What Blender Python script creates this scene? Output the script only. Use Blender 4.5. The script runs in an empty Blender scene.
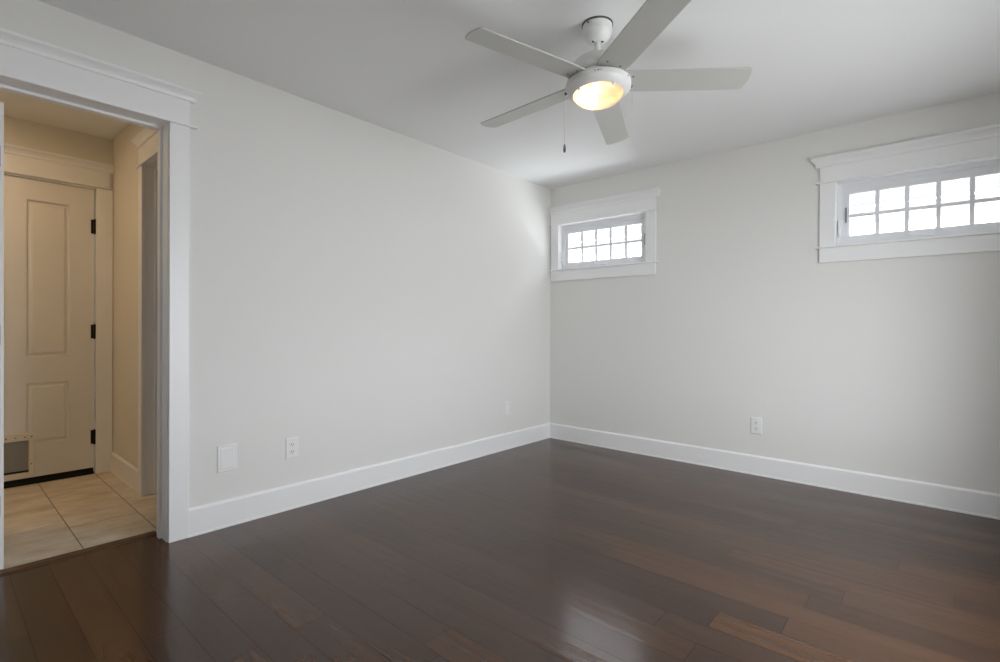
import bpy, bmesh, math, random
from mathutils import Vector, Matrix

S = bpy.context.scene
COL = S.collection

# ------------------------------------------------------------------ camera, sky, lights, exposure
CAM = Vector((2.8641, -4.0305, 1.0738))
YAW, PITCH, ROLL = 0.717736, -0.0061293, 0.0064247
fw = Vector((-math.sin(YAW) * math.cos(PITCH), math.cos(YAW) * math.cos(PITCH), math.sin(PITCH)))
r0 = Vector((math.cos(YAW), math.sin(YAW), 0)); u0 = r0.cross(fw)
cr = math.cos(ROLL) * r0 + math.sin(ROLL) * u0
cu = -math.sin(ROLL) * r0 + math.cos(ROLL) * u0
cd = bpy.data.cameras.new('camera'); cam = bpy.data.objects.new('camera', cd); COL.objects.link(cam)
cd.sensor_width = 36.0; cd.sensor_fit = 'HORIZONTAL'; cd.lens = 18.0; cd.clip_start = 0.02
cam.matrix_world = Matrix(((cr.x, cu.x, -fw.x, CAM.x), (cr.y, cu.y, -fw.y, CAM.y), (cr.z, cu.z, -fw.z, CAM.z), (0, 0, 0, 1)))
S.camera = cam

S.view_settings.view_transform = 'Standard'
S.view_settings.look = 'None'
S.view_settings.gamma = 1.0
S.view_settings.use_curve_mapping = False
S.view_settings.exposure = 0.35

W = 3.42            # right wall
YF = -5.0           # wall behind the camera
H = 2.44

world = bpy.data.worlds.new('overcast_sky'); S.world = world
world.use_nodes = True
bg = world.node_tree.nodes['Background']
bg.inputs['Color'].default_value = (0.95, 0.975, 1.0, 1)
bg.inputs['Strength'].default_value = 5.4

def area(name, loc, rot, sx, sy, power, color=(1, 1, 1), portal=False):
    l = bpy.data.lights.new(name, 'AREA'); l.shape = 'RECTANGLE'; l.size = sx; l.size_y = sy
    l.energy = power; l.color = color
    o = bpy.data.objects.new(name, l); COL.objects.link(o); o.location = loc; o.rotation_euler = rot
    if portal: l.cycles.is_portal = True
    return o
# daylight through the big side window (right wall) : area lamp added outside the glass to boost the sky
R90 = math.pi / 2
W3 = dict(y0=-2.80, y1=-1.00, z0=0.35, z1=2.0)
area('daylight_side_window', (W + 0.15, -1.95, 1.00), (0, R90, 0), 1.25, 1.5, 19, (0.96, 0.975, 1.0))
area('high_window_bounce_fill', (0.95, 1.05, 0.95), Vector((-0.45, -1.0, 0.92)).to_track_quat('-Z', 'Y').to_euler(), 1.2, 0.9, 66, (0.93, 0.965, 1.0))  # added fill lamp outside the corner window, stands in for daylight bounced upward
sl = bpy.data.lights.new('sun', 'SUN'); sl.energy = 28.0; sl.angle = 0.02; sl.color = (1.0, 0.97, 0.93)
sun = bpy.data.objects.new('sun', sl); COL.objects.link(sun)
sun.rotation_euler = Vector((0.85, 0.85, -1.05)).to_track_quat('-Z', 'Y').to_euler()
area('window_portal', (W + 0.17, -1.90, 1.175), (0, R90, 0), 1.65, 1.8, 1, portal=True)
area('window_portal', (0.55, 0.17, 1.857), (-R90, 0, 0), 0.9, 0.44, 1, portal=True)
area('window_portal', (2.79, 0.17, 1.857), (-R90, 0, 0), 0.9, 0.44, 1, portal=True)

S.cycles.use_denoising = True
S.cycles.use_guiding = True
S.cycles.max_bounces = 14
S.cycles.diffuse_bounces = 8
S.cycles.transparent_max_bounces = 12
S.cycles.sample_clamp_indirect = 3.0
S.cycles.caustics_reflective = False
S.cycles.caustics_refractive = False
S.cycles.use_adaptive_sampling = False

# ------------------------------------------------------------------ materials
def mat(name, color, rough=0.5, spec=0.5, metal=0.0, noise=0.0, nscale=30.0, bump=0.0, bscale=200.0):
    m = bpy.data.materials.new(name); m.use_nodes = True
    nt = m.node_tree; p = nt.nodes['Principled BSDF']
    p.inputs['Base Color'].default_value = (*color, 1)
    p.inputs['Roughness'].default_value = rough
    p.inputs['Specular IOR Level'].default_value = spec
    p.inputs['Metallic'].default_value = metal
    tc = nt.nodes.new('ShaderNodeTexCoord')
    if noise > 0:
        n = nt.nodes.new('ShaderNodeTexNoise'); n.inputs['Scale'].default_value = nscale; n.inputs['Detail'].default_value = 4
        mx = nt.nodes.new('ShaderNodeMix'); mx.data_type = 'RGBA'
        mx.inputs[6].default_value = (*[c * (1 - noise) for c in color], 1)
        mx.inputs[7].default_value = (*[min(1, c * (1 + noise)) for c in color], 1)
        nt.links.new(tc.outputs['Object'], n.inputs['Vector'])
        nt.links.new(n.outputs['Fac'], mx.inputs[0]); nt.links.new(mx.outputs[2], p.inputs['Base Color'])
    if bump > 0:
        n = nt.nodes.new('ShaderNodeTexNoise'); n.inputs['Scale'].default_value = bscale; n.inputs['Detail'].default_value = 2
        b = nt.nodes.new('ShaderNodeBump'); b.inputs['Strength'].default_value = bump; b.inputs['Distance'].default_value = 0.001
        nt.links.new(tc.outputs['Object'], n.inputs['Vector'])
        nt.links.new(n.outputs['Fac'], b.inputs['Height']); nt.links.new(b.outputs['Normal'], p.inputs['Normal'])
    return m

class NT:
    """small helper for math node graphs"""
    def __init__(s, m): s.nt = m.node_tree
    def n(s, t, **k):
        o = s.nt.nodes.new(t)
        for a, b in k.items(): setattr(o, a, b)
        return o
    def link(s, a, b): s.nt.links.new(a, b)
    def m(s, op, a, b=None, c=None):
        o = s.n('ShaderNodeMath', operation=op)
        for i, v in enumerate((a, b, c)):
            if v is None: continue
            if isinstance(v, (int, float)): o.inputs[i].default_value = v
            else: s.link(v, o.inputs[i])
        return o.outputs[0]
    def vec(s, x, y, z):
        o = s.n('ShaderNodeCombineXYZ')
        for i, v in enumerate((x, y, z)):
            if isinstance(v, (int, float)): o.inputs[i].default_value = v
            else: s.link(v, o.inputs[i])
        return o.outputs[0]
    def noise(s, v, scale=1.0, detail=3, rough=0.5):
        o = s.n('ShaderNodeTexNoise'); o.inputs['Scale'].default_value = scale; o.inputs['Detail'].default_value = detail
        o.inputs['Roughness'].default_value = rough
        s.link(v, o.inputs['Vector']); return o.outputs['Fac']
    def ramp(s, f, stops):
        o = s.n('ShaderNodeValToRGB'); e = o.color_ramp.elements
        while len(e) < len(stops): e.new(0.5)
        for i, (p, c) in enumerate(stops): e[i].position = p; e[i].color = (*c, 1)
        s.link(f, o.inputs[0]); return o.outputs[0]
    def mix(s, f, a, b, mode='MIX'):
        o = s.n('ShaderNodeMix', data_type='RGBA', blend_type=mode)
        for i, v in ((0, f), (6, a), (7, b)):
            if isinstance(v, (int, float)): o.inputs[i].default_value = v
            elif isinstance(v, tuple): o.inputs[i].default_value = (*v, 1)
            else: s.link(v, o.inputs[i])
        return o.outputs[2]

def wood_floor():
    m = bpy.data.materials.new('dark_plank_floor'); m.use_nodes = True
    g = NT(m); p = m.node_tree.nodes['Principled BSDF']
    tc = g.n('ShaderNodeTexCoord'); sp = g.n('ShaderNodeSeparateXYZ'); g.link(tc.outputs['Object'], sp.inputs[0])
    x, y = sp.outputs[0], sp.outputs[1]
    PW, PL = 0.125, 1.30
    v = g.m('DIVIDE', g.m('ADD', y, 3.425 + 25 * PW), PW)
    row = g.m('FLOOR', v); fv = g.m('FRACT', v)
    wn = g.n('ShaderNodeTexWhiteNoise', noise_dimensions='1D'); g.link(row, wn.inputs['W'])
    u = g.m('ADD', g.m('DIVIDE', g.m('ADD', x, 3.0), PL), g.m('MULTIPLY', wn.outputs['Value'], 7.3))
    col = g.m('FLOOR', u); fu = g.m('FRACT', u)
    wp = g.n('ShaderNodeTexWhiteNoise', noise_dimensions='2D'); g.link(g.vec(row, col, 0), wp.inputs['Vector'])
    rnd = wp.outputs['Value']
    # grain, stretched along the plank
    off = g.m('MULTIPLY', rnd, 37.0)
    gv = g.vec(g.m('ADD', g.m('MULTIPLY', x, 1.6), off), g.m('MULTIPLY', y, 42.0), off)
    grain = g.noise(gv, 1.0, 3, 0.5)
    base = g.ramp(rnd, [(0.0, (0.034, 0.0158, 0.0080)), (0.35, (0.045, 0.0200, 0.0090)), (0.7, (0.054, 0.0236, 0.0098)), (1.0, (0.072, 0.0310, 0.0120))])
    shade = g.ramp(grain, [(0.25, (0.74, 0.73, 0.73)), (0.75, (1.22, 1.21, 1.20))])
    c = g.mix(0.85, base, shade, 'MULTIPLY')
    # joints between boards
    dv = g.m('MULTIPLY', g.m('MINIMUM', fv, g.m('SUBTRACT', 1.0, fv)), PW)
    du = g.m('MULTIPLY', g.m('MINIMUM', fu, g.m('SUBTRACT', 1.0, fu)), PL)
    d = g.m('MINIMUM', dv, du)
    mr = g.n('ShaderNodeMapRange', interpolation_type='SMOOTHSTEP'); g.link(d, mr.inputs[0])
    mr.inputs[1].default_value = 0.0002; mr.inputs[2].default_value = 0.0017
    joint = mr.outputs[0]
    c = g.mix(joint, (0.010, 0.0055, 0.0035), c)
    g.link(g.m('ADD', 0.15, g.m('MULTIPLY', joint, 0.35)), p.inputs['Specular IOR Level'])
    g.link(c, p.inputs['Base Color'])
    # hand scraped waves along the boards
    wav = g.noise(g.vec(g.m('ADD', g.m('MULTIPLY', x, 2.2), off), g.m('MULTIPLY', y, 26.0), off), 1.0, 1, 0.3)
    wide = g.noise(g.vec(g.m('MULTIPLY', x, 3.0), g.m('MULTIPLY', y, 9.0), off), 1.0, 2)
    hgt = g.m('ADD', g.m('MULTIPLY', wav, 0.00095), g.m('MULTIPLY', wide, 0.0009))
    b = g.n('ShaderNodeBump'); b.inputs['Strength'].default_value = 0.75; b.inputs['Distance'].default_value = 1.0
    g.link(hgt, b.inputs['Height']); g.link(b.outputs['Normal'], p.inputs['Normal'])
    rg = g.n('ShaderNodeMapRange'); g.link(grain, rg.inputs[0]); rg.inputs[3].default_value = 0.16; rg.inputs[4].default_value = 0.23
    g.link(rg.outputs[0], p.inputs['Roughness'])
    return m

def tile_floor():
    m = bpy.data.materials.new('beige_floor_tile'); m.use_nodes = True
    g = NT(m); p = m.node_tree.nodes['Principled BSDF']
    tc = g.n('ShaderNodeTexCoord'); sp = g.n('ShaderNodeSeparateXYZ'); g.link(tc.outputs['Object'], sp.inputs[0])
    x, y = sp.outputs[0], sp.outputs[1]
    TW, TL = 0.305, 1.65
    v = g.m('DIVIDE', g.m('ADD', y, 3.232 + 20 * TW), TW); row = g.m('FLOOR', v); fv = g.m('FRACT', v)
    # rows alternate: the joint of every second row is shifted
    par = g.m('FRACT', g.m('MULTIPLY', row, 0.5))
    u = g.m('DIVIDE', g.m('ADD', g.m('ADD', x, 0.59 + 20 * TL), g.m('MULTIPLY', g.m('SUBTRACT', 0.5, par), -1.0)), TL)
    fu = g.m('FRACT', u)
    dv = g.m('MULTIPLY', g.m('MINIMUM', fv, g.m('SUBTRACT', 1.0, fv)), TW)
    du = g.m('MULTIPLY', g.m('MINIMUM', fu, g.m('SUBTRACT', 1.0, fu)), TL)
    d = g.m('MINIMUM', dv, du)
    mr = g.n('ShaderNodeMapRange', interpolation_type='SMOOTHSTEP'); g.link(d, mr.inputs[0])
    mr.inputs[1].default_value = 0.0012; mr.inputs[2].default_value = 0.0035
    n1 = g.noise(g.vec(g.m('MULTIPLY', x, 9.0), g.m('MULTIPLY', y, 4.0), row), 1.0, 6, 0.6)
    n2 = g.noise(tc.outputs['Object'], 60.0, 3)
    c = g.ramp(n1, [(0.32, (0.54, 0.45, 0.33)), (0.50, (0.71, 0.61, 0.47)), (0.68, (0.82, 0.74, 0.61))])
    c = g.mix(0.25, c, g.ramp(n2, [(0.3, (0.8, 0.8, 0.8)), (0.7, (1.1, 1.1, 1.1))]), 'MULTIPLY')
    c = g.mix(mr.outputs[0], (0.20, 0.155, 0.11), c)
    g.link(c, p.inputs['Base Color'])
    b = g.n('ShaderNodeBump'); b.inputs['Distance'].default_value = 0.001; b.inputs['Strength'].default_value = 0.6
    g.link(mr.outputs[0], b.inputs['Height']); g.link(b.outputs['Normal'], p.inputs['Normal'])
    p.inputs['Roughness'].default_value = 0.38
    return m

def siding_mat():
    m = bpy.data.materials.new('pale_lap_siding'); m.use_nodes = True
    g = NT(m); p = m.node_tree.nodes['Principled BSDF']
    tc = g.n('ShaderNodeTexCoord'); sp = g.n('ShaderNodeSeparateXYZ'); g.link(tc.outputs['Object'], sp.inputs[0])
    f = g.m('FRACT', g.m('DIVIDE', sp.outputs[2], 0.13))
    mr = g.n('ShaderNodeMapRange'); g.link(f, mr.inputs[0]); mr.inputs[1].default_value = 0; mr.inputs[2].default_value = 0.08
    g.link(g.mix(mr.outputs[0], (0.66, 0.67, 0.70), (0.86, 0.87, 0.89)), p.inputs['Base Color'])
    p.inputs['Roughness'].default_value = 0.7
    return m

def roof_mat():
    m = bpy.data.materials.new('pale_roof_shingle'); m.use_nodes = True
    g = NT(m); p = m.node_tree.nodes['Principled BSDF']
    tc = g.n('ShaderNodeTexCoord'); mp = g.n('ShaderNodeMapping'); g.link(tc.outputs['Object'], mp.inputs[0])
    br = g.n('ShaderNodeTexBrick'); g.link(mp.outputs[0], br.inputs['Vector'])
    br.inputs['Scale'].default_value = 3.5; br.inputs['Mortar Size'].default_value = 0.02
    br.inputs['Color1'].default_value = (0.036, 0.036, 0.036, 1); br.inputs['Color2'].default_value = (0.048, 0.047, 0.046, 1)
    br.inputs['Mortar'].default_value = (0.032, 0.032, 0.033, 1)
    g.link(br.outputs['Color'], p.inputs['Base Color']); p.inputs['Roughness'].default_value = 0.9
    return m

def glass_mat(name, tint=(1, 1, 1)):
    m = bpy.data.materials.new(name); m.use_nodes = True
    g = NT(m); nt = m.node_tree
    for n in list(nt.nodes): nt.nodes.remove(n)
    out = g.n('ShaderNodeOutputMaterial'); tr = g.n('ShaderNodeBsdfTransparent'); gl = g.n('ShaderNodeBsdfGlossy'); mx = g.n('ShaderNodeMixShader')
    tr.inputs[0].default_value = (*tint, 1); gl.inputs['Roughness'].default_value = 0.02
    lw = g.n('ShaderNodeLayerWeight'); lw.inputs[0].default_value = 0.5
    fr = g.m('ADD', 0.035, g.m('MULTIPLY', g.m('POWER', lw.outputs['Facing'], 5.0), 0.965))
    g.link(fr, mx.inputs[0]); g.link(tr.outputs[0], mx.inputs[1]); g.link(gl.outputs[0], mx.inputs[2]); g.link(mx.outputs[0], out.inputs[0])
    return m

def bowl_mat():
    m = bpy.data.materials.new('frosted_lamp_glass'); m.use_nodes = True
    g = NT(m); nt = m.node_tree
    for n in list(nt.nodes): nt.nodes.remove(n)
    out = g.n('ShaderNodeOutputMaterial'); tr = g.n('ShaderNodeBsdfTransparent'); tl = g.n('ShaderNodeBsdfTranslucent'); gl = g.n('ShaderNodeBsdfGlossy')
    tr.inputs[0].default_value = (1, 0.95, 0.86, 1); tl.inputs[0].default_value = (1, 0.90, 0.76, 1); gl.inputs['Roughness'].default_value = 0.1
    m1 = g.n('ShaderNodeMixShader'); m1.inputs[0].default_value = 0.30; g.link(tr.outputs[0], m1.inputs[1]); g.link(tl.outputs[0], m1.inputs[2])
    m2 = g.n('ShaderNodeMixShader'); m2.inputs[0].default_value = 0.05; g.link(m1.outputs[0], m2.inputs[1]); g.link(gl.outputs[0], m2.inputs[2])
    g.link(m2.outputs[0], out.inputs[0])
    return m

def emit_mat(name, color, strength):
    m = bpy.data.materials.new(name); m.use_nodes = True
    g = NT(m); nt = m.node_tree
    for n in list(nt.nodes): nt.nodes.remove(n)
    out = g.n('ShaderNodeOutputMaterial'); e = g.n('ShaderNodeEmission')
    e.inputs[0].default_value = (*color, 1); e.inputs[1].default_value = strength
    g.link(e.outputs[0], out.inputs[0])
    return m

M = {}
M['wall'] = mat('warm_white_wall_paint', (0.785, 0.778, 0.755), 0.6, 0.3, bump=0.15, bscale=350)
M['ceiling'] = mat('white_ceiling_paint', (0.855, 0.855, 0.855), 0.8, 0.2, bump=0.15, bscale=300)
M['trim'] = mat('white_trim_paint', (0.88, 0.88, 0.88), 0.35, 0.4, bump=0.05, bscale=80)
M['hall_wall'] = mat('cream_hall_paint', (0.76, 0.73, 0.65), 0.6, 0.3, bump=0.15, bscale=350)
M['door'] = mat('white_door_paint', (0.78, 0.77, 0.75), 0.4, 0.4, bump=0.08, bscale=120)
M['vinyl'] = mat('white_window_vinyl', (0.82, 0.83, 0.85), 0.35, 0.45, bump=0.03)
M['muntin'] = mat('white_muntin_bar', (0.84, 0.85, 0.88), 0.4, 0.4, bump=0.03)
M['floor'] = wood_floor()
M['tile'] = tile_floor()
M['threshold'] = mat('brown_threshold_wood', (0.085, 0.042, 0.020), 0.35, 0.5, noise=0.3, nscale=60)
M['bronze'] = mat('dark_bronze_metal', (0.02, 0.014, 0.012), 0.4, 0.5, metal=0.6, noise=0.2)
M['black'] = mat('black_rubber', (0.008, 0.008, 0.008), 0.7, 0.3, noise=0.2)
M['darkgrey'] = mat('dark_grey_plastic', (0.10, 0.10, 0.11), 0.5, 0.4, noise=0.1)
M['plate'] = mat('white_plate_plastic', (0.84, 0.84, 0.83), 0.35, 0.5, noise=0.02)
M['slot'] = mat('dark_slot_plastic', (0.05, 0.05, 0.05), 0.6, 0.3, noise=0.1)
M['fan'] = mat('white_fan_enamel', (0.82, 0.82, 0.81), 0.3, 0.5, noise=0.01)
M['blade'] = mat('white_fan_blade', (0.56, 0.56, 0.53), 0.45, 0.4, noise=0.02, nscale=8)
M['chain'] = mat('chain_metal', (0.62, 0.61, 0.58), 0.4, 0.5, metal=0.5, noise=0.1)
M['fob'] = mat('dark_fob_metal', (0.16, 0.155, 0.15), 0.4, 0.5, metal=0.5, noise=0.1)
M['bowl'] = bowl_mat()
M['bulb'] = emit_mat('lit_bulb', (1.0, 0.62, 0.31), 17.0)
M['holder'] = mat('lamp_holder_porcelain', (0.75, 0.70, 0.62), 0.4, 0.5, noise=0.05)
M['glass'] = glass_mat('window_glass', (0.96, 0.97, 0.98))
M['flap'] = mat('grey_vinyl_flap', (0.25, 0.25, 0.22), 0.3, 0.5, noise=0.15, nscale=14)
M['petframe'] = mat('ivory_pet_door_plastic', (0.74, 0.70, 0.58), 0.45, 0.4, noise=0.03)
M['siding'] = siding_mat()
M['gutter'] = mat('grey_gutter_paint', (0.75, 0.75, 0.77), 0.5, 0.3, noise=0.05)
M['roof'] = roof_mat()
M['ground'] = mat('pale_concrete_ground', (0.20, 0.20, 0.19), 0.9, 0.2, noise=0.15, nscale=4)
M['hall_lamp'] = emit_mat('lit_hall_lamp', (1.0, 0.69, 0.39), 70.0)

# ------------------------------------------------------------------ mesh builder
class MB:
    def __init__(s, f=None): s.v = []; s.f = []; s.map = f; s.sm = []
    def add(s, vs, fs, smooth=False):
        b = len(s.v)
        s.v += [tuple(s.map(*v)) if s.map else tuple(v) for v in vs]
        for f in fs: s.f.append([b + i for i in f]); s.sm.append(smooth)
        return s
    def box(s, x0, x1, y0, y1, z0, z1):
        vs = [(x, y, z) for x in (x0, x1) for y in (y0, y1) for z in (z0, z1)]
        return s.add(vs, [(0, 1, 3, 2), (4, 6, 7, 5), (0, 4, 5, 1), (2, 3, 7, 6), (0, 2, 6, 4), (1, 5, 7, 3)])
    def loft(s, rings, smooth=False, cap=True):
        n = len(rings[0]); vs = [p for r in rings for p in r]; fs = []
        for k in range(len(rings) - 1):
            for i in range(n):
                j = (i + 1) % n
                fs.append((k * n + i, k * n + j, (k + 1) * n + j, (k + 1) * n + i))
        s.add(vs, fs, smooth)
        if cap:
            s.add(rings[0], [tuple(range(n))[::-1]]); s.add(rings[-1], [tuple(range(n))])
        return s
    def lathe(s, c, prof, n=40, cap=True, smooth=True):
        rings = [[(c[0] + r * math.cos(2 * math.pi * i / n), c[1] + r * math.sin(2 * math.pi * i / n), c[2] + z) for i in range(n)] for r, z in prof]
        return s.loft(rings, smooth, cap)
    def tube(s, p, q, r, n=12, smooth=True):
        p = Vector(p); q = Vector(q); d = (q - p).normalized()
        a = d.orthogonal().normalized(); b = d.cross(a)
        ring = lambda o: [tuple(o + r * (math.cos(2 * math.pi * i / n) * a + math.sin(2 * math.pi * i / n) * b)) for i in range(n)]
        return s.loft([ring(p), ring(q)], smooth)
    def sphere(s, c, r, n=16, sz=1.0):
        prof = [(max(1e-4, r * math.sin(math.pi * k / 10)), -r * sz * math.cos(math.pi * k / 10)) for k in range(11)]
        return s.lathe(c, prof, n)
    def build(s, name, material, parent=None, origin=None, bevel=0.0, seg=2):
        o0 = Vector(origin) if origin is not None else (Vector(parent['o']) if parent is not None and 'o' in parent else Vector((0, 0, 0)))
        me = bpy.data.meshes.new(name)
        me.from_pydata([tuple(Vector(v) - o0) for v in s.v], [], s.f)
        me.materials.append(material)
        bm = bmesh.new(); bm.from_mesh(me)
        bmesh.ops.remove_doubles(bm, verts=bm.verts, dist=1e-6)
        bmesh.ops.recalc_face_normals(bm, faces=bm.faces)
        bm.to_mesh(me); bm.free()
        if any(s.sm):
            for p in me.polygons: p.use_smooth = True
            me.set_sharp_from_angle(angle=math.radians(40))
        o = bpy.data.objects.new(name, me); COL.objects.link(o)
        if parent is not None:
            o.parent = parent
            o['o'] = tuple(o0)
        else:
            o.location = o0; o['o'] = tuple(o0)
        if bevel > 0:
            b = o.modifiers.new('bevel', 'BEVEL'); b.width = bevel; b.segments = seg; b.limit_method = 'ANGLE'; b.harden_normals = False
        return o

def empty(name, loc):
    o = bpy.data.objects.new(name, None); COL.objects.link(o); o.location = loc; o['o'] = tuple(loc); o.empty_display_size = 0.1
    return o
def tag(o, label=None, cat=None, group=None, kind=None):
    if label: o['label'] = label
    if cat: o['category'] = cat
    if group: o['group'] = group
    if kind: o['kind'] = kind
    return o
def struct(o, label, cat): return tag(o, label, cat, None, 'structure')
def copy_tree(o, parent=None):
    c = o.copy(); COL.objects.link(c)
    if parent is not None: c.parent = parent
    for ch in list(o.children): copy_tree(ch, c)
    return c

# wall panel with rectangular holes: a0..a1 along the wall, z0..z1; out(a, t, z) maps to the world
def panel(mb, a0, a1, z0, z1, t0, t1, holes):
    As = sorted({a0, a1, *[h[0] for h in holes], *[h[1] for h in holes]})
    Zs = sorted({z0, z1, *[h[2] for h in holes], *[h[3] for h in holes]})
    for i in range(len(As) - 1):
        for j in range(len(Zs) - 1):
            ca, cz = (As[i] + As[i + 1]) / 2, (Zs[j] + Zs[j + 1]) / 2
            if any(h[0] < ca < h[1] and h[2] < cz < h[3] for h in holes): continue
            mb.box(As[i], As[i + 1], t0, t1, Zs[j], Zs[j + 1])
    return mb

def merge_wall(name, material, f, *args):
    mb = MB(f); panel(mb, *args)
    o = mb.build(name, material)
    bm = bmesh.new(); bm.from_mesh(o.data)
    # drop the doubled faces between neighbouring cells
    seen = {}
    for fc in bm.faces:
        k = tuple(sorted(v.index for v in fc.verts)); seen.setdefault(k, []).append(fc)
    dead = [x for l in seen.values() if len(l) > 1 for x in l]
    bmesh.ops.delete(bm, geom=dead, context='FACES_ONLY')
    bmesh.ops.recalc_face_normals(bm, faces=bm.faces)
    bm.to_mesh(o.data); bm.free()
    return o

# ------------------------------------------------------------------ the room shell
T = 0.157
OY0, OY1, OZ = -3.868, -3.252, 2.075         # doorway in the left wall
toX = lambda a, t, z: (t, a, z)               # wall running along y
toY = lambda a, t, z: (a, t, z)               # wall running along x

struct(merge_wall('wall_left', M['wall'], toX, YF - 0.15, 0.15, -0.02, H + 0.1, -T, 0.0, [(OY0 - 0.012, OY1 + 0.012, -0.02, OZ + 0.012)]),
       'long white wall with the open doorway on its left', 'wall')
WX = 2.242
wz0, wz1 = 1.632, 2.082
struct(merge_wall('wall_back', M['wall'], toY, 0.0, W + 0.15, -0.02, H + 0.1, 0.0, 0.15,
       [(0.095, 1.003, wz0, wz1), (0.095 + WX, 1.003 + WX, wz0, wz1)]), 'white wall with the two small high windows', 'wall')
struct(merge_wall('wall_right', M['wall'], toX, YF - 0.15, 0.15, -0.02, H + 0.1, W, W + 0.15, [(W3['y0'], W3['y1'], W3['z0'], W3['z1'])]),
       'white wall on the right beside the camera', 'wall')
struct(merge_wall('wall_front', M['wall'], toY, 0.0, W + 0.15, -0.02, H + 0.1, YF - 0.15, YF, []),
       'white wall behind the camera', 'wall')
struct(MB().box(-0.137, W + 0.1, YF - 0.1, 0.1, -0.12, 0.0).build('floor', M['floor']), 'dark brown hand scraped plank floor', 'floor')
struct(MB().box(-0.05, W + 0.15, YF - 0.15, 0.15, H, H + 0.12).build('ceiling', M['ceiling']), 'flat white ceiling around the fan', 'ceiling')

# ------------------------------------------------------------------ trim profiles
def crown_rings(a0, a1, prof, z):
    return [[(a0 - o, 0.0, z + h), (a1 + o, 0.0, z + h), (a1 + o, o, z + h), (a0 - o, o, z + h)] for o, h in prof]
CROWN = [(0.020, 0.0), (0.026, 0.002), (0.027, 0.011), (0.023, 0.013), (0.026, 0.020), (0.034, 0.030), (0.044, 0.038), (0.048, 0.041), (0.048, 0.053), (0.045, 0.055)]
BASE = [(0.0, 0.0), (0.019, 0.0), (0.019, 0.010), (0.016, 0.013), (0.015, 0.132), (0.011, 0.138), (0.007, 0.143), (0.0, 0.143)]

def head_trim(f, parent, a0, a1, zb, hb, crown=True, ov=0.034, prof=CROWN):
    """head fillet, header board and crown moulding over an opening whose casing spans a0..a1"""
    MB(f).box(a0 - ov, a1 + ov, 0.0, 0.030, zb - 0.012, zb).build('head_fillet', M['trim'], parent, bevel=0.004, seg=3)
    MB(f).box(a0, a1, 0.0, 0.019, zb, zb + hb + 0.004).build('header_board', M['trim'], parent, bevel=0.0015)
    MB(f).loft(crown_rings(a0, a1, prof, zb + hb)).build('crown_molding', M['trim'], parent)

def baseboard(f, a0, a1, name, label, parent=None):
    mb = MB(f)
    mb.loft([[(a0, o, z) for o, z in BASE], [(a1, o, z) for o, z in BASE]])
    o = mb.build(name, M['trim'], parent)
    if label: struct(o, label, 'baseboard')
    return o

inL = lambda a, o, z: (o, a, z)              # left wall, a = y, out = +x
inB = lambda a, o, z: (a, -o, z)             # window wall, a = x, out = -y
inR = lambda a, o, z: (W - o, a, z)
inF = lambda a, o, z: (a, YF + o, z)
baseboard(inL, -3.160, 0.0, 'baseboard_left', 'tall white baseboard along the long left wall')
baseboard(inL, YF, OY0 - 0.093, 'baseboard_front', 'white baseboard left of the open doorway')
baseboard(inB, 0.0, W, 'baseboard_back', 'tall white baseboard below the two windows')
baseboard(inR, YF, 0.0, 'baseboard_right', 'white baseboard along the right wall')

# ------------------------------------------------------------------ doorway casing (left wall)
t1 = struct(empty('trim_1', (0, -3.56, 0)), 'white cased doorway with crowned header leading to the hall', 'door frame')
MB(inL).box(OY1 + 0.005, OY1 + 0.092, 0, 0.019, 0, OZ).build('side_casing', M['trim'], t1, bevel=0.002)
MB(inL).box(OY0 - 0.092, OY0 - 0.005, 0, 0.019, 0, OZ).build('side_casing', M['trim'], t1, bevel=0.002)
head_trim(inL, t1, OY0 - 0.092, OY1 + 0.092, OZ + 0.012, 0.116)
jb = MB()
jb.box(-T - 0.001, 0.002, OY1, OY1 + 0.014, 0, OZ).box(-0.115, -0.075, OY1 - 0.012, OY1 + 0.002, 0, OZ - 0.012)
jb.build('right_jamb', M['trim'], t1, bevel=0.0015)
jb = MB()
jb.box(-T - 0.001, 0.002, OY0 - 0.014, OY0, 0, OZ).box(-0.115, -0.075, OY0 - 0.002, OY0 + 0.012, 0, OZ - 0.012)
jb.build('left_jamb', M['trim'], t1, bevel=0.0015)
jb = MB()
jb.box(-T - 0.001, 0.002, OY0 - 0.014, OY1 + 0.014, OZ, OZ + 0.014).box(-0.115, -0.075, OY0, OY1, OZ - 0.012, OZ + 0.002)
jb.build('head_jamb', M['trim'], t1, bevel=0.0015)
th = MB(); th.loft([[(x, y, z) for x, z in ((-0.205, -0.02), (-0.205, 0.003), (-0.190, 0.007), (-0.145, 0.007), (-0.134, 0.002), (-0.134, -0.02))] for y in (OY0, OY1)])
th.build('threshold_strip', M['threshold'], t1)
# hall side casing of the same doorway
inLh = lambda a, o, z: (-T - o, a, z)
MB(inLh).box(OY1 + 0.005, OY1 + 0.092, 0, 0.019, 0, OZ).build('side_casing', M['trim'], t1, bevel=0.002)
MB(inLh).box(OY0 - 0.092, OY0 - 0.005, 0, 0.019, 0, OZ).build('side_casing', M['trim'], t1, bevel=0.002)

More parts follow.
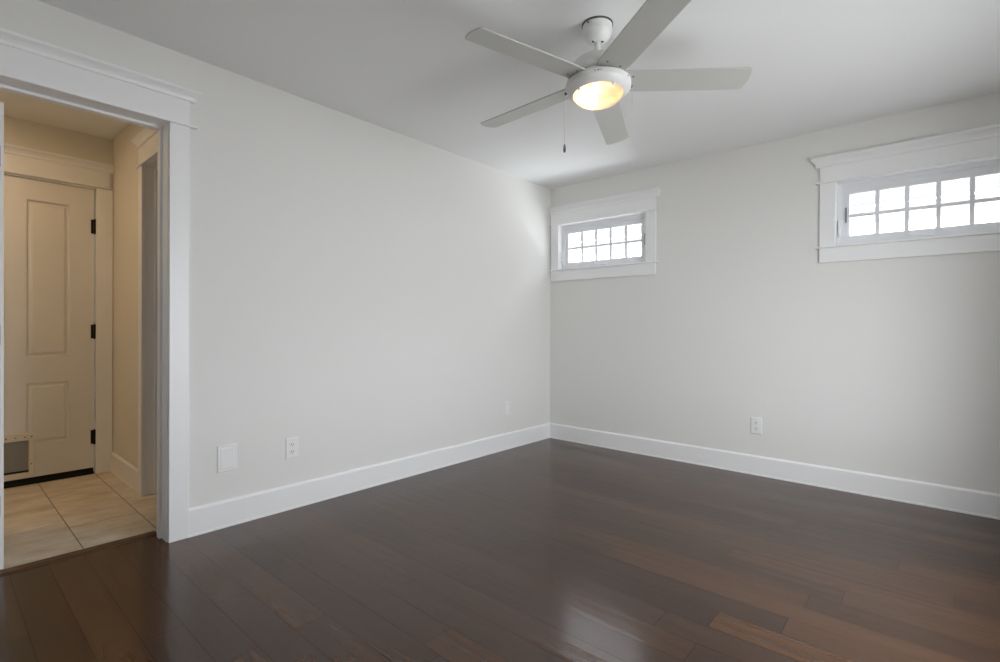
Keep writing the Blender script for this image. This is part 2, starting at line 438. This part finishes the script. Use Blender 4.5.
# ------------------------------------------------------------------ hall behind the doorway
HX, HY, HL = -1.72, -3.13, -4.50
SX0, SX1 = -0.892, -0.25                    # doorway in the hall's right wall
struct(MB().box(HX - 0.3, -0.137, HL, HY + 1.0, -0.12, -0.001).build('floor_hall', M['tile']), 'beige tiled hall floor beyond the doorway', 'floor')
struct(MB().box(HX - 0.15, -0.05, HL - 0.15, HY + 1.0, H, H + 0.12).build('ceiling_hall', M['ceiling']), 'hall ceiling seen through the doorway', 'ceiling')
DR, DL, DT = -3.238, -4.061, 2.052           # far door : right edge, left edge, top
struct(merge_wall('wall_hall_far', M['hall_wall'], toX, HL - 0.15, HY + 1.0, -0.02, H + 0.1, HX - 0.15, HX, [(DL - 0.012, DR + 0.012, -0.02, DT + 0.012)]),
       'hall end wall holding the panel door', 'wall')
struct(merge_wall('wall_hall_right', M['hall_wall'], toY, HX, -T, -0.02, H + 0.1, HY, HY + 0.12, [(SX0 - 0.012, SX1 + 0.012, -0.02, OZ + 0.012)]),
       'cream hall wall on the right beside the panel door', 'wall')
struct(MB().box(HX, -T, HL - 0.12, HL, -0.02, H + 0.1).build('wall_hall_left', M['hall_wall']), 'hall wall out of view on the left', 'wall')
struct(MB().box(HX, -T, HY + 0.9, HY + 1.0, -0.02, H + 0.1).build('wall_closet', M['hall_wall']), 'wall inside the side room off the hall', 'wall')

inH = lambda a, o, z: (HX + o, a, z)
inS = lambda a, o, z: (a, HY - o, z)
t2 = struct(empty('trim_2', (HX, -3.65, 0)), 'crowned casing around the far panel door', 'door frame')
MB(inH).box(DR + 0.008, HY - 0.004, 0, 0.019, 0, DT + 0.012).build('side_casing', M['trim'], t2, bevel=0.002)
MB(inH).box(DL - 0.094, DL - 0.004, 0, 0.019, 0, DT + 0.012).build('side_casing', M['trim'], t2, bevel=0.002)
head_trim(inH, t2, DL - 0.094, HY - 0.022, DT + 0.026, 0.112, ov=0.018)
jb = MB(); jb.box(HX - 0.10, HX - 0.053, DR - 0.012, DR + 0.014, 0, DT + 0.010).box(HX - 0.10, HX - 0.053, DL - 0.014, DL + 0.012, 0, DT + 0.010).box(HX - 0.10, HX - 0.053, DL, DR, DT - 0.012, DT + 0.010)
jb.box(HX - 0.10, HX + 0.002, DR + 0.008, DR + 0.014, 0, DT).box(HX - 0.10, HX + 0.002, DL - 0.014, DL - 0.003, 0, DT).box(HX - 0.10, HX + 0.002, DL - 0.014, DR + 0.014, DT + 0.003, DT + 0.014)
jb.build('door_jamb', M['trim'], t2)
MB().box(HX - 0.12, HX - 0.004, DL, DR, -0.01, 0.018).build('sill', M['black'], t2)
t3 = struct(empty('trim_3', (-0.57, HY, 0)), 'crowned casing of the side doorway in the hall', 'door frame')
MB(inS).box(SX0 - 0.070, SX0 + 0.004, 0, 0.019, 0, OZ).build('side_casing', M['trim'], t3, bevel=0.002)
MB(inS).box(SX1 - 0.004, SX1 + 0.080, 0, 0.019, 0, OZ).build('side_casing', M['trim'], t3, bevel=0.002)
head_trim(inS, t3, SX0 - 0.070, SX1 + 0.040, OZ + 0.012, 0.112, ov=0.030)
jb = MB(); jb.box(SX0 - 0.012, SX0, HY - 0.002, HY + 0.122, 0, OZ).box(SX0, SX0 + 0.012, HY + 0.052, HY + 0.090, 0, OZ - 0.012)
jb.box(SX1, SX1 + 0.012, HY - 0.002, HY + 0.122, 0, OZ).box(SX0 - 0.012, SX1 + 0.012, HY - 0.002, HY + 0.122, OZ, OZ + 0.012).box(SX0, SX1, HY + 0.052, HY + 0.090, OZ - 0.012, OZ)
jb.build('door_jamb', M['trim'], t3, bevel=0.0015)
baseboard(inS, HX, SX0 - 0.070, 'baseboard_hall', 'white baseboard on the short hall wall beside the panel door')

# ------------------------------------------------------------------ panel doors
def leaf(f, a0, a1, z0, z1, thick, panels, depth=0.012):
    """door leaf: front at out=0, back at -thick, raised panels pressed into the front"""
    mb = MB(f)
    As = sorted({a0, a1, *[p[0] for p in panels], *[p[1] for p in panels]})
    Zs = sorted({z0, z1, *[p[2] for p in panels], *[p[3] for p in panels]})
    for i in range(len(As) - 1):
        for j in range(len(Zs) - 1):
            ca, cz = (As[i] + As[i + 1]) / 2, (Zs[j] + Zs[j + 1]) / 2
            if any(p[0] < ca < p[1] and p[2] < cz < p[3] for p in panels): continue
            mb.add([(As[i], 0, Zs[j]), (As[i + 1], 0, Zs[j]), (As[i + 1], 0, Zs[j + 1]), (As[i], 0, Zs[j + 1])], [(0, 1, 2, 3)])
    for p in panels:
        rings = [[(p[0] + d, o, p[2] + d), (p[1] - d, o, p[2] + d), (p[1] - d, o, p[3] - d), (p[0] + d, o, p[3] - d)]
                 for d, o in ((0, 0), (0.006, -0.002), (0.012, -depth), (0.018, -depth), (0.034, -0.0015))]
        mb.loft(rings, cap=False); mb.add(rings[-1], [(0, 1, 2, 3)])
    # sides and back
    n = []
    for i in range(len(As) - 1):
        n.append([(As[i], 0, z1), (As[i + 1], 0, z1), (As[i + 1], -thick, z1), (As[i], -thick, z1)])
        n.append([(As[i], 0, z0), (As[i + 1], 0, z0), (As[i + 1], -thick, z0), (As[i], -thick, z0)])
        for j in range(len(Zs) - 1):
            n.append([(As[i], -thick, Zs[j]), (As[i + 1], -thick, Zs[j]), (As[i + 1], -thick, Zs[j + 1]), (As[i], -thick, Zs[j + 1])])
    for j in range(len(Zs) - 1):
        for a in (a0, a1):
            n.append([(a, 0, Zs[j]), (a, 0, Zs[j + 1]), (a, -thick, Zs[j + 1]), (a, -thick, Zs[j])])
    for q in n: mb.add(q, [(0, 1, 2, 3)])
    return mb

door1 = struct(empty('door_1', (HX, (DR + DL) / 2, 0)), 'white raised panel door at the end of the hall with a pet flap', 'door')
fD = lambda a, o, z: (HX - 0.006 + o, a, z)
st = 0.132
pr0, pr1 = DR - st - 0.228, DR - st
pl0, pl1 = pr0 - 0.100 - 0.228, pr0 - 0.100
leaf(fD, DL, DR, 0.046, DT, 0.044, [(pr0, pr1, 0.264, 0.686), (pr0, pr1, 0.857, 1.920), (pl0, pl1, 0.264, 0.686), (pl0, pl1, 0.857, 1.920)]).build('door_leaf', M['door'], door1)
MB(fD).box(DL + 0.002, DR - 0.002, -0.040, -0.006, 0.018, 0.046).build('door_sweep', M['black'], door1)
for zc in (1.785, 1.029, 0.268):
    h = MB(fD).tube((DR + 0.002, 0.010, zc - 0.050), (DR + 0.002, 0.010, zc + 0.050), 0.008)
    h.tube((DR + 0.002, 0.010, zc - 0.056), (DR + 0.002, 0.010, zc + 0.056), 0.004)
    h.box(DR - 0.018, DR + 0.002, 0.0, 0.003, zc - 0.050, zc + 0.050)
    tag(h.build('hinge', M['bronze'], door1), 'dark bronze door hinge')
# pet door set into the leaf
PA0, PA1, PZ0, PZ1 = -3.800, -3.558, 0.052, 0.347
pf = MB(fD)
for b in ((PA0, PA1, PZ1 - 0.046, PZ1), (PA0, PA1, PZ0, PZ0 + 0.036), (PA0, PA0 + 0.026, PZ0 + 0.03, PZ1 - 0.04), (PA1 - 0.026, PA1, PZ0 + 0.03, PZ1 - 0.04)):
    pf.box(b[0], b[1], -0.004, 0.017, b[2], b[3])
pfo = tag(pf.build('pet_door', M['petframe'], door1, bevel=0.003), 'ivory framed pet door with grey flap')
fl = MB(fD).box(PA0 + 0.03, PA1 - 0.03, 0.001, 0.005, PZ0 + 0.048, PZ1 - 0.044)
fl.build('flap', M['flap'], pfo)
MB(fD).box(PA0 + 0.026, PA1 - 0.026, 0.0005, 0.007, PZ0 + 0.036, PZ0 + 0.049).build('magnet_strip', M['black'], pfo)
for a in (PA1 - 0.013, PA1 - 0.045, PA1 - 0.090, PA1 - 0.135, PA1 - 0.18):
    MB(fD).tube((a, 0.016, PZ1 - 0.022), (a, 0.019, PZ1 - 0.022), 0.004).build('screw', M['darkgrey'], pfo)
MB(fD).tube((PA1 - 0.013, 0.016, PZ0 + 0.09), (PA1 - 0.013, 0.019, PZ0 + 0.09), 0.004).build('screw', M['darkgrey'], pfo)

# open door on the hall side of the doorway, seen edge-on at the picture's left border
door2 = struct(empty('door_2', (-0.18, -3.83, 0)), 'open white door folded back into the hall, seen edge on', 'door')
fE = lambda a, o, z: (a, -3.8125 - 0.035 + 0.035 + o, z)
leaf(fE, -0.79, -0.185, 0.012, 2.035, 0.036, [(-0.67, -0.305, 0.25, 0.68), (-0.67, -0.305, 0.85, 1.90)]).build('door_leaf', M['trim'], door2)
for zc in (1.80, 1.03, 0.288):
    h = MB().tube((-0.178, -3.845, zc - 0.045), (-0.178, -3.845, zc + 0.045), 0.006)
    h.box(-0.186, -0.183, -3.847, -3.8235, zc - 0.045, zc + 0.045)
    tag(h.build('hinge', M['bronze'], door2), 'dark bronze door hinge')

# hall ceiling lamp (left of what the doorway shows)
hl = tag(empty('ceiling_lamp', (-1.0, -4.10, H)), 'recessed ceiling lamp in the hall left of the doorway', 'lamp')
MB().lathe((-1.0, -4.10, H), [(0.115, 0), (0.115, -0.006), (0.095, -0.010), (0.090, -0.004)], 40, cap=False).build('trim_ring', M['trim'], hl)
MB().lathe((-1.0, -4.10, H), [(0.001, -0.004), (0.090, -0.004), (0.090, -0.002), (0.001, -0.002)], 32).build('diffuser', M['hall_lamp'], hl)

# ------------------------------------------------------------------ windows
def make_window(name, ox):
    x0, x1 = 0.013 + ox, 1.083 + ox
    lo = 0.012 if ox == 0 else 0.024
    win = empty(name, (0.548 + ox, 0, 1.53))
    MB(inB).box(x0, x0 + 0.090, 0, 0.019, 1.638, 2.070).build('side_casing', M['trim'], win, bevel=0.002)
    MB(inB).box(x1 - 0.090, x1, 0, 0.019, 1.638, 2.070).build('side_casing', M['trim'], win, bevel=0.002)
    PRO = [(o, h * 1.2) for o, h in CROWN]
    MB(inB).box(x0 - lo, x1 + 0.024, 0.0, 0.030, 2.070, 2.082).build('head_fillet', M['trim'], win, bevel=0.004, seg=3)
    MB(inB).box(x0, x1, 0.0, 0.019, 2.082, 2.184).build('header_board', M['trim'], win, bevel=0.0015)
    cw = MB(inB).loft(crown_rings(x0, x1, PRO, 2.180))
    cw.v = [(max(v[0], 0.0015), v[1], v[2]) for v in cw.v]
    cw.build('crown_molding', M['trim'], win)
    MB(inB).box(x0 - lo, x1 + 0.024, -0.05, 0.034, 1.630, 1.643).build('stool', M['trim'], win, bevel=0.004, seg=3)
    MB(inB).box(x0, x1, 0.0, 0.019, 1.532, 1.630).build('apron', M['trim'], win, bevel=0.002)
    # reveal lining
    a0, a1, z0, z1 = 0.106 + ox, 0.992 + ox, 1.643, 2.068
    o = MB()
    o.box(a0 - 0.012, a0, -0.004, 0.15, z0 - 0.01, z1 + 0.012).box(a1, a1 + 0.012, -0.004, 0.15, z0 - 0.01, z1 + 0.012)
    o.box(a0, a1, -0.004, 0.15, z1, z1 + 0.012).box(a0, a1, 0.03, 0.15, z0 - 0.012, z0)
    o.build('window_jamb', M['trim'], win)
    # vinyl frame
    def ring(x0, x1, z0, z1, w, y0, y1, mb):
        mb.box(x0, x0 + w, y0, y1, z0, z1).box(x1 - w, x1, y0, y1, z0, z1)
        mb.box(x0 + w, x1 - w, y0, y1, z0, z0 + w).box(x0 + w, x1 - w, y0, y1, z1 - w, z1)
        return mb
    ring(a0, a1, z0, z1, 0.030, 0.040, 0.12, MB()).build('window_frame', M['vinyl'], win, bevel=0.002)
    sash = ring(a0 + 0.030, a1 - 0.030, z0 + 0.030, z1 - 0.030, 0.036, 0.052, 0.10, MB()).box(a0 + 0.066, a1 - 0.066, 0.052, 0.10, z1 - 0.080, z1 - 0.066).build('sash', M['vinyl'], win, bevel=0.002)
    g0, g1, h0, h1 = a0 + 0.066, a1 - 0.066, z0 + 0.066 - 0.018, z1 - 0.080
    mt = MB(); n = 5
    for k in range(1, n):
        c = g0 + (g1 - g0) * k / n; mt.box(c - 0.0115, c + 0.0115, 0.058, 0.076, h0, h1)
    zc = (h0 + h1) / 2 + 0.004; mt.box(g0, g1, 0.0585, 0.0755, zc - 0.011, zc + 0.011)
    mt.build('muntin_grille', M['muntin'], sash)
    MB().box(g0 - 0.003, g1 + 0.003, 0.080, 0.084, h0 - 0.03, h1 + 0.003).build('glass_pane', M['glass'], sash)
    return win, (a0, a1, z0, z1)
win1, f1 = make_window('window_1', 0.0)
win2, f2 = make_window('window_2', WX)
for w_, (a0, a1, z0, z1), ox in ((win1, f1, 0.0), (win2, f2, WX)):
    # operator at the sill, latch lever on the left of the frame
    fr = [c for c in w_.children if c.name.startswith('window_frame')][0]
    cx = 0.545 + ox
    ck = MB(); ck.box(cx - 0.070, cx + 0.070, 0.020, 0.042, z0 + 0.002, z0 + 0.020)
    ck.tube((cx - 0.055, 0.014, z0 + 0.030), (cx + 0.055, 0.014, z0 + 0.018), 0.006).tube((cx + 0.050, 0.034, z0 + 0.016), (cx + 0.050, 0.012, z0 + 0.018), 0.008).tube((cx - 0.055, 0.014, z0 + 0.030), (cx - 0.055, 0.004, z0 + 0.030), 0.006)
    ck.build('crank_handle', M['vinyl'], fr, bevel=0.002)
    lx = a0 + 0.016
    lt = MB(); lt.box(lx - 0.010, lx + 0.010, 0.032, 0.041, z0 + 0.055, z0 + 0.175)
    lt.loft([[(lx - 0.006, y, z), (lx + 0.006, y, z), (lx + 0.006, y - 0.008, z), (lx - 0.006, y - 0.008, z)] for y, z in ((0.034, z0 + 0.06), (0.016, z0 + 0.08), (0.012, z0 + 0.13), (0.020, z0 + 0.165))])
    lt.build('latch_lever', M['vinyl'], fr, bevel=0.002)
    sx = (a1 - 0.028) if ox == 0 else (a0 + 0.050)
    tag(MB().box(sx - 0.003, sx + 0.003, 0.037, 0.042, z0 + 0.155, z0 + 0.255).build('keeper_slot', M['darkgrey'], fr), 'dark grey keeper slot')
struct(win1, 'small high awning window near the room corner', 'window')
struct(win2, 'small high awning window on the right half of the window wall', 'window')

# unseen window that brings the daylight in from the right wall
def big_window(name, f, c0, c1, b0, b1, n, base, label):
    w = struct(empty(name, base), label, 'window')
    o = MB(f)
    for A in ((c0, c0 + 0.05, b0, b1), (c1 - 0.05, c1, b0, b1), (c0, c1, b0, b0 + 0.05), (c0, c1, b1 - 0.05, b1)):
        o.box(A[0], A[1], -0.120, -0.095, A[2], A[3])
    for k in range(1, n):
        c = c0 + (c1 - c0) * k / n; o.box(c - 0.02, c + 0.02, -0.118, -0.097, b0, b1)
    o.build('window_frame', M['vinyl'], w)
    MB(f).box(c0 + 0.04, c1 - 0.04, -0.110, -0.106, b0 + 0.04, b1 - 0.04).build('glass_pane', M['glass'], w)
    for A in ((c0 - 0.09, c0, b0 - 0.09, b1 + 0.09), (c1, c1 + 0.09, b0 - 0.09, b1 + 0.09), (c0, c1, b1, b1 + 0.09), (c0, c1, b0 - 0.09, b0)):
        MB(f).box(A[0], A[1], 0, 0.019, A[2], A[3]).build('casing', M['trim'], w)
big_window('window_3', inR, W3['y0'], W3['y1'], W3['z0'], W3['z1'], 1, (W, -2.05, 0.25), 'large side window in the right wall')

# ------------------------------------------------------------------ outlets and plates
def plate_mesh(f, ac, zc, w, h, t=0.006):
    r = lambda d, o: [(ac - w / 2 + d, o, zc - h / 2 + d), (ac + w / 2 - d, o, zc - h / 2 + d), (ac + w / 2 - d, o, zc + h / 2 - d), (ac - w / 2 + d, o, zc + h / 2 - d)]
    return MB(f).loft([r(0, 0), r(0, t * 0.45), r(0.0035, t), r(0.0036, t)])

def outlet(f, ac, zc, label):
    e = tag(empty('electrical_outlet', f(ac, 0, zc)), label, 'outlet')
    plate_mesh(f, ac, zc, 0.076, 0.122).build('cover_plate', M['plate'], e)
    for s in (1, -1):
        z = zc + s * 0.0215
        prof = []
        for k in range(24):
            a = 2 * math.pi * k / 24; prof.append((0.0175 * math.cos(a), max(-0.0125, min(0.0125, 0.0175 * math.sin(a)))))
        rc = MB(f).loft([[(ac + p, o, z + q) for p, q in prof] for o in (0.005, 0.0085)]).build('receptacle', M['plate'], e)
        for dx, w_, h_, dz in ((-0.0065, 0.003, 0.009, 0.004), (0.0065, 0.003, 0.008, 0.004), (0, 0.005, 0.005, -0.007)):
            MB(f).box(ac + dx - w_ / 2, ac + dx + w_ / 2, 0.008, 0.0090, z + dz - h_ / 2, z + dz + h_ / 2).build('slot', M['slot'], rc)
    MB(f).tube((ac, 0.006, zc), (ac, 0.0078, zc), 0.003).build('screw', M['plate'], e)
    return e
outlet(inL, -2.614, 0.357, 'white duplex outlet on the left wall beside the wide blank plate')
outlet(inB, 1.867, 0.364, 'white duplex outlet on the window wall, below and between the windows')

bp = tag(empty('blank_plate', (0, -2.973, 0.367)), 'wide blank white cover plate on the left wall near the doorway', 'wall plate')
plate_mesh(inL, -2.973, 0.367, 0.098, 0.142, 0.007).build('cover_plate', M['plate'], bp)
plate_mesh(lambda a, o, z: inL(a, o + 0.0068, z), -2.973, 0.367, 0.070, 0.112, 0.0022).build('center_panel', M['plate'], bp)
jp = tag(empty('jack_plate', (0, -0.652, 0.361)), 'small white wall plate low on the left wall near the corner', 'wall plate')
plate_mesh(inL, -0.652, 0.361, 0.074, 0.120).build('cover_plate', M['plate'], jp)
MB(inL).box(-0.660, -0.644, 0.005, 0.0075, 0.353, 0.371).build('jack', M['plate'], jp, bevel=0.001)
for z in (0.361 + 0.042, 0.361 - 0.042): MB(inL).tube((-0.652, 0.005, z), (-0.652, 0.0072, z), 0.003).build('screw', M['plate'], jp)

# ------------------------------------------------------------------ ceiling fan
FX, FY = 1.7017, -2.0465
TX, TY = -0.0333, -0.0443
ROT = (Matrix.Rotation(TX, 3, 'X') @ Matrix.Rotation(TY, 3, 'Y'))
PIV = Vector((FX, FY, 2.40))
def hang(x, y, z):     # fan coordinates: x, y from the axis, z above the floor; the fan hangs slightly askew
    return tuple(PIV + ROT @ Vector((x, y, z - 2.40)))
fan = tag(empty('ceiling_fan', (FX, FY, H)), 'white five blade ceiling fan with a lit bowl lamp', 'ceiling fan')
can = MB().lathe((FX, FY, H), [(0.062, -0.004), (0.0655, -0.007), (0.0655, -0.024), (0.0640, -0.026), (0.0640, -0.040), (0.0620, -0.042), (0.0595, -0.053), (0.051, -0.066), (0.038, -0.075), (0.027, -0.081), (0.023, -0.081)], 48).build('canopy', M['fan'], fan)
MB().lathe((FX, FY, H), [(0.0690, 0), (0.0690, -0.004), (0.060, -0.005)], 48).build('canopy_shadow_gap', M['darkgrey'], can)  # dark disc painted in for the shaded gap between canopy and ceiling
for a in (0.15, 2.2, 4.3):
    p = (FX + 0.065 * math.cos(a + 0.3), FY + 0.065 * math.sin(a + 0.3), H - 0.015)
    MB().tube(p, (p[0] + 0.003 * math.cos(a + 0.3), p[1] + 0.003 * math.sin(a + 0.3), p[2]), 0.004).build('screw', M['darkgrey'], can)
for s in (-1, 1):
    c = Vector((cr.x, cr.y, 0)).normalized() * 0.021 * s - Vector((fw.x, fw.y, 0)).normalized() * 0.012
    MB().sphere((FX + c.x, FY + c.y, H - 0.080), 0.0055, 12).build('hanger_slot', M['slot'], can)
rod = MB(hang).lathe((0, 0, 0), [(0.013, 2.37), (0.013, 2.309), (0.016, 2.309), (0.016, 2.278)], 24).build('downrod', M['fan'], fan)
MB(hang).lathe((0, 0, 0), [(0.018, 2.286), (0.050, 2.283), (0.080, 2.275), (0.105, 2.261), (0.122, 2.242), (0.132, 2.222), (0.134, 2.206), (0.132, 2.196), (0.06, 2.195)], 56).build('motor_housing', M['fan'], fan)
MB(hang).lathe((0, 0, 0), [(0.112, 2.197), (0.112, 2.166)], 48).build('flywheel', M['fan'], fan)
ring = MB(hang).lathe((0, 0, 0), [(0.118, 2.167), (0.141, 2.167), (0.1440, 2.164), (0.1440, 2.143), (0.1425, 2.140), (0.1160, 2.1185), (0.113, 2.117), (0.1095, 2.119), (0.1095, 2.135), (0.118, 2.168)], 64, cap=False).build('light_ring', M['fan'], fan)
MB(hang).lathe((0, 0, 0), [(0.001, 2.150), (0.115, 2.150), (0.115, 2.153), (0.001, 2.153)], 48).build('reflector', M['fan'], ring)
MB(hang).lathe((0, 0, 0), [(0.1085, 2.124), (0.108, 2.117), (0.102, 2.105), (0.088, 2.093), (0.066, 2.084), (0.040, 2.0785), (0.001, 2.0765)], 56, cap=False).build('lamp_bowl', M['bowl'], fan)
rg = Vector((cr.x, cr.y, 0)).normalized(); fg = Vector((fw.x, fw.y, 0)).normalized()
for (a, b) in ((-0.042, -0.022), (-0.022, 0.036)):
    c = rg * a + fg * b
    bl = MB(hang).sphere((c.x, c.y, 2.116), 0.026, 20, 0.95).build('bulb', M['bulb'], fan)
    MB(hang).lathe((c.x, c.y, 0), [(0.014, 2.150), (0.014, 2.134)], 20).build('bulb_socket', M['holder'], fan)
for a, z in ((0.045, 2.1165), (-0.095, 2.1165)):   # clips that hold the bowl, on its near rim
    c = rg * a - fg * math.sqrt(0.112 ** 2 - a * a)
    MB(hang).sphere((c.x, c.y, z), 0.0075, 12).build('bowl_clip', M['fan'], ring)
# tiny dark marks and screws on the ring
for a, r_, z, nm in ((-0.040, 0.0026, 2.152, 'mark'), (-0.026, 0.0036, 2.152, 'mark'), (-0.015, 0.0026, 2.152, 'mark'), (0.110, 0.0034, 2.154, 'screw')):
    c = rg * a - fg * math.sqrt(0.1438 ** 2 - a * a)
    MB(hang).sphere((c.x, c.y, z), r_, 10, 0.8).build(nm, M['darkgrey'], ring)

PH, BW, BP, BR, DROOP = 4.4367, 0.1288, -0.2036, 0.6533, 0.0117
for i in range(5):
    a = PH - i * 2 * math.pi / 5
    d = Vector((math.cos(a), math.sin(a), 0)); e = Vector((-math.sin(a), math.cos(a), 0))
    eu = math.cos(BP) * e + math.sin(BP) * Vector((0, 0, 1)); nu = d.cross(eu).normalized()
    def bpnt(R, s, t): return Vector((0, 0, 2.1799 - DROOP * R)) + R * d + s * eu + t * nu
    out = [(0.088, -0.050), (0.12, -BW / 2 * 0.97), (0.20, -BW / 2)]
    rc = 0.016
    tip = BR + 0.004
    for k in range(0, 7):
        an = -math.pi / 2 + k * math.pi / 12; out.append((tip - 0.006 - rc + rc * math.cos(an), -BW / 2 + rc + rc * math.sin(an)))
    for k in range(1, 6): q = -1 + k / 3; out.append((tip + 0.008 * (1 - q * q) - 0.006, q * (BW / 2 - rc)))
    for k in range(0, 7):
        an = k * math.pi / 12; out.append((tip - 0.006 - rc + rc * math.cos(an), BW / 2 - rc + rc * math.sin(an)))
    out += [(0.20, BW / 2), (0.12, BW / 2 * 0.97), (0.088, 0.050)]
    bl = MB(hang).loft([[tuple(bpnt(R, s, t)) for R, s in out] for t in (-0.003, 0.003)]).build('blade', M['blade'], fan, bevel=0.0008, seg=1)
    for R, s in ((0.150, 0.030), (0.150, -0.030)):
        MB(hang).tube(bpnt(R, s, -0.0045), bpnt(R, s, -0.0028), 0.0042).tube(bpnt(R, s, 0.0028), bpnt(R, s, 0.0045), 0.0042).build('screw', M['darkgrey'], bl)
# pull chains
def chain(side, z, length, name, fob=True):
    c = rg * side * 0.146 + fg * (-0.01)
    top = Vector(hang(c.x, c.y, z)); o = MB().sphere(tuple(top), 0.0065, 12)
    o = tag(o.build('chain_switch', M['darkgrey'], fan), 'dark grey pull chain outlet')
    out = top + rg * side * 0.004
    ch = MB(); n = int(length / 0.008)
    ch.tube(out, out - Vector((0, 0, length)), 0.0011, 8)
    for k in range(n): ch.sphere((out.x, out.y, out.z - 0.008 * k), 0.0017, 6)
    ch.build(name, M['chain'], fan)
    if fob:
        q = out - Vector((0, 0, length))
        tag(MB().lathe(tuple(q), [(0.001, 0.004), (0.003, 0), (0.0055, -0.014), (0.0065, -0.026), (0.004, -0.034), (0.001, -0.036)], 16).build('chain_pull', M['fob'], fan), 'dark metal chain pull')
chain(-1, 2.118, 0.225, 'pull_chain')
chain(1, 2.152, 0.105, 'pull_chain', False)

# ------------------------------------------------------------------ outside
struct(MB().box(-12, 16, -14, 16, -0.60, -0.45).build('ground', M['ground']), 'pale ground outside the windows', 'ground')
hs = tag(empty('neighbor_house', (2.0, 3.6, -0.45)), 'pale sided neighbouring house seen through the high windows', 'house')
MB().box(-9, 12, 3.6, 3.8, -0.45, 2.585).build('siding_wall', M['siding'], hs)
MB().box(-9.3, 12.3, 3.46, 3.52, 2.562, 2.588).build('gutter', M['gutter'], hs)
MB().loft([[(x, y, z) for y, z in ((3.50, 2.585), (7.5, 4.27), (7.5, 4.17), (3.50, 2.572))] for x in (-9.3, 12.3)]).build('roof', M['roof'], hs)

for o in list(bpy.data.objects):
    if 'o' in o: del o['o']
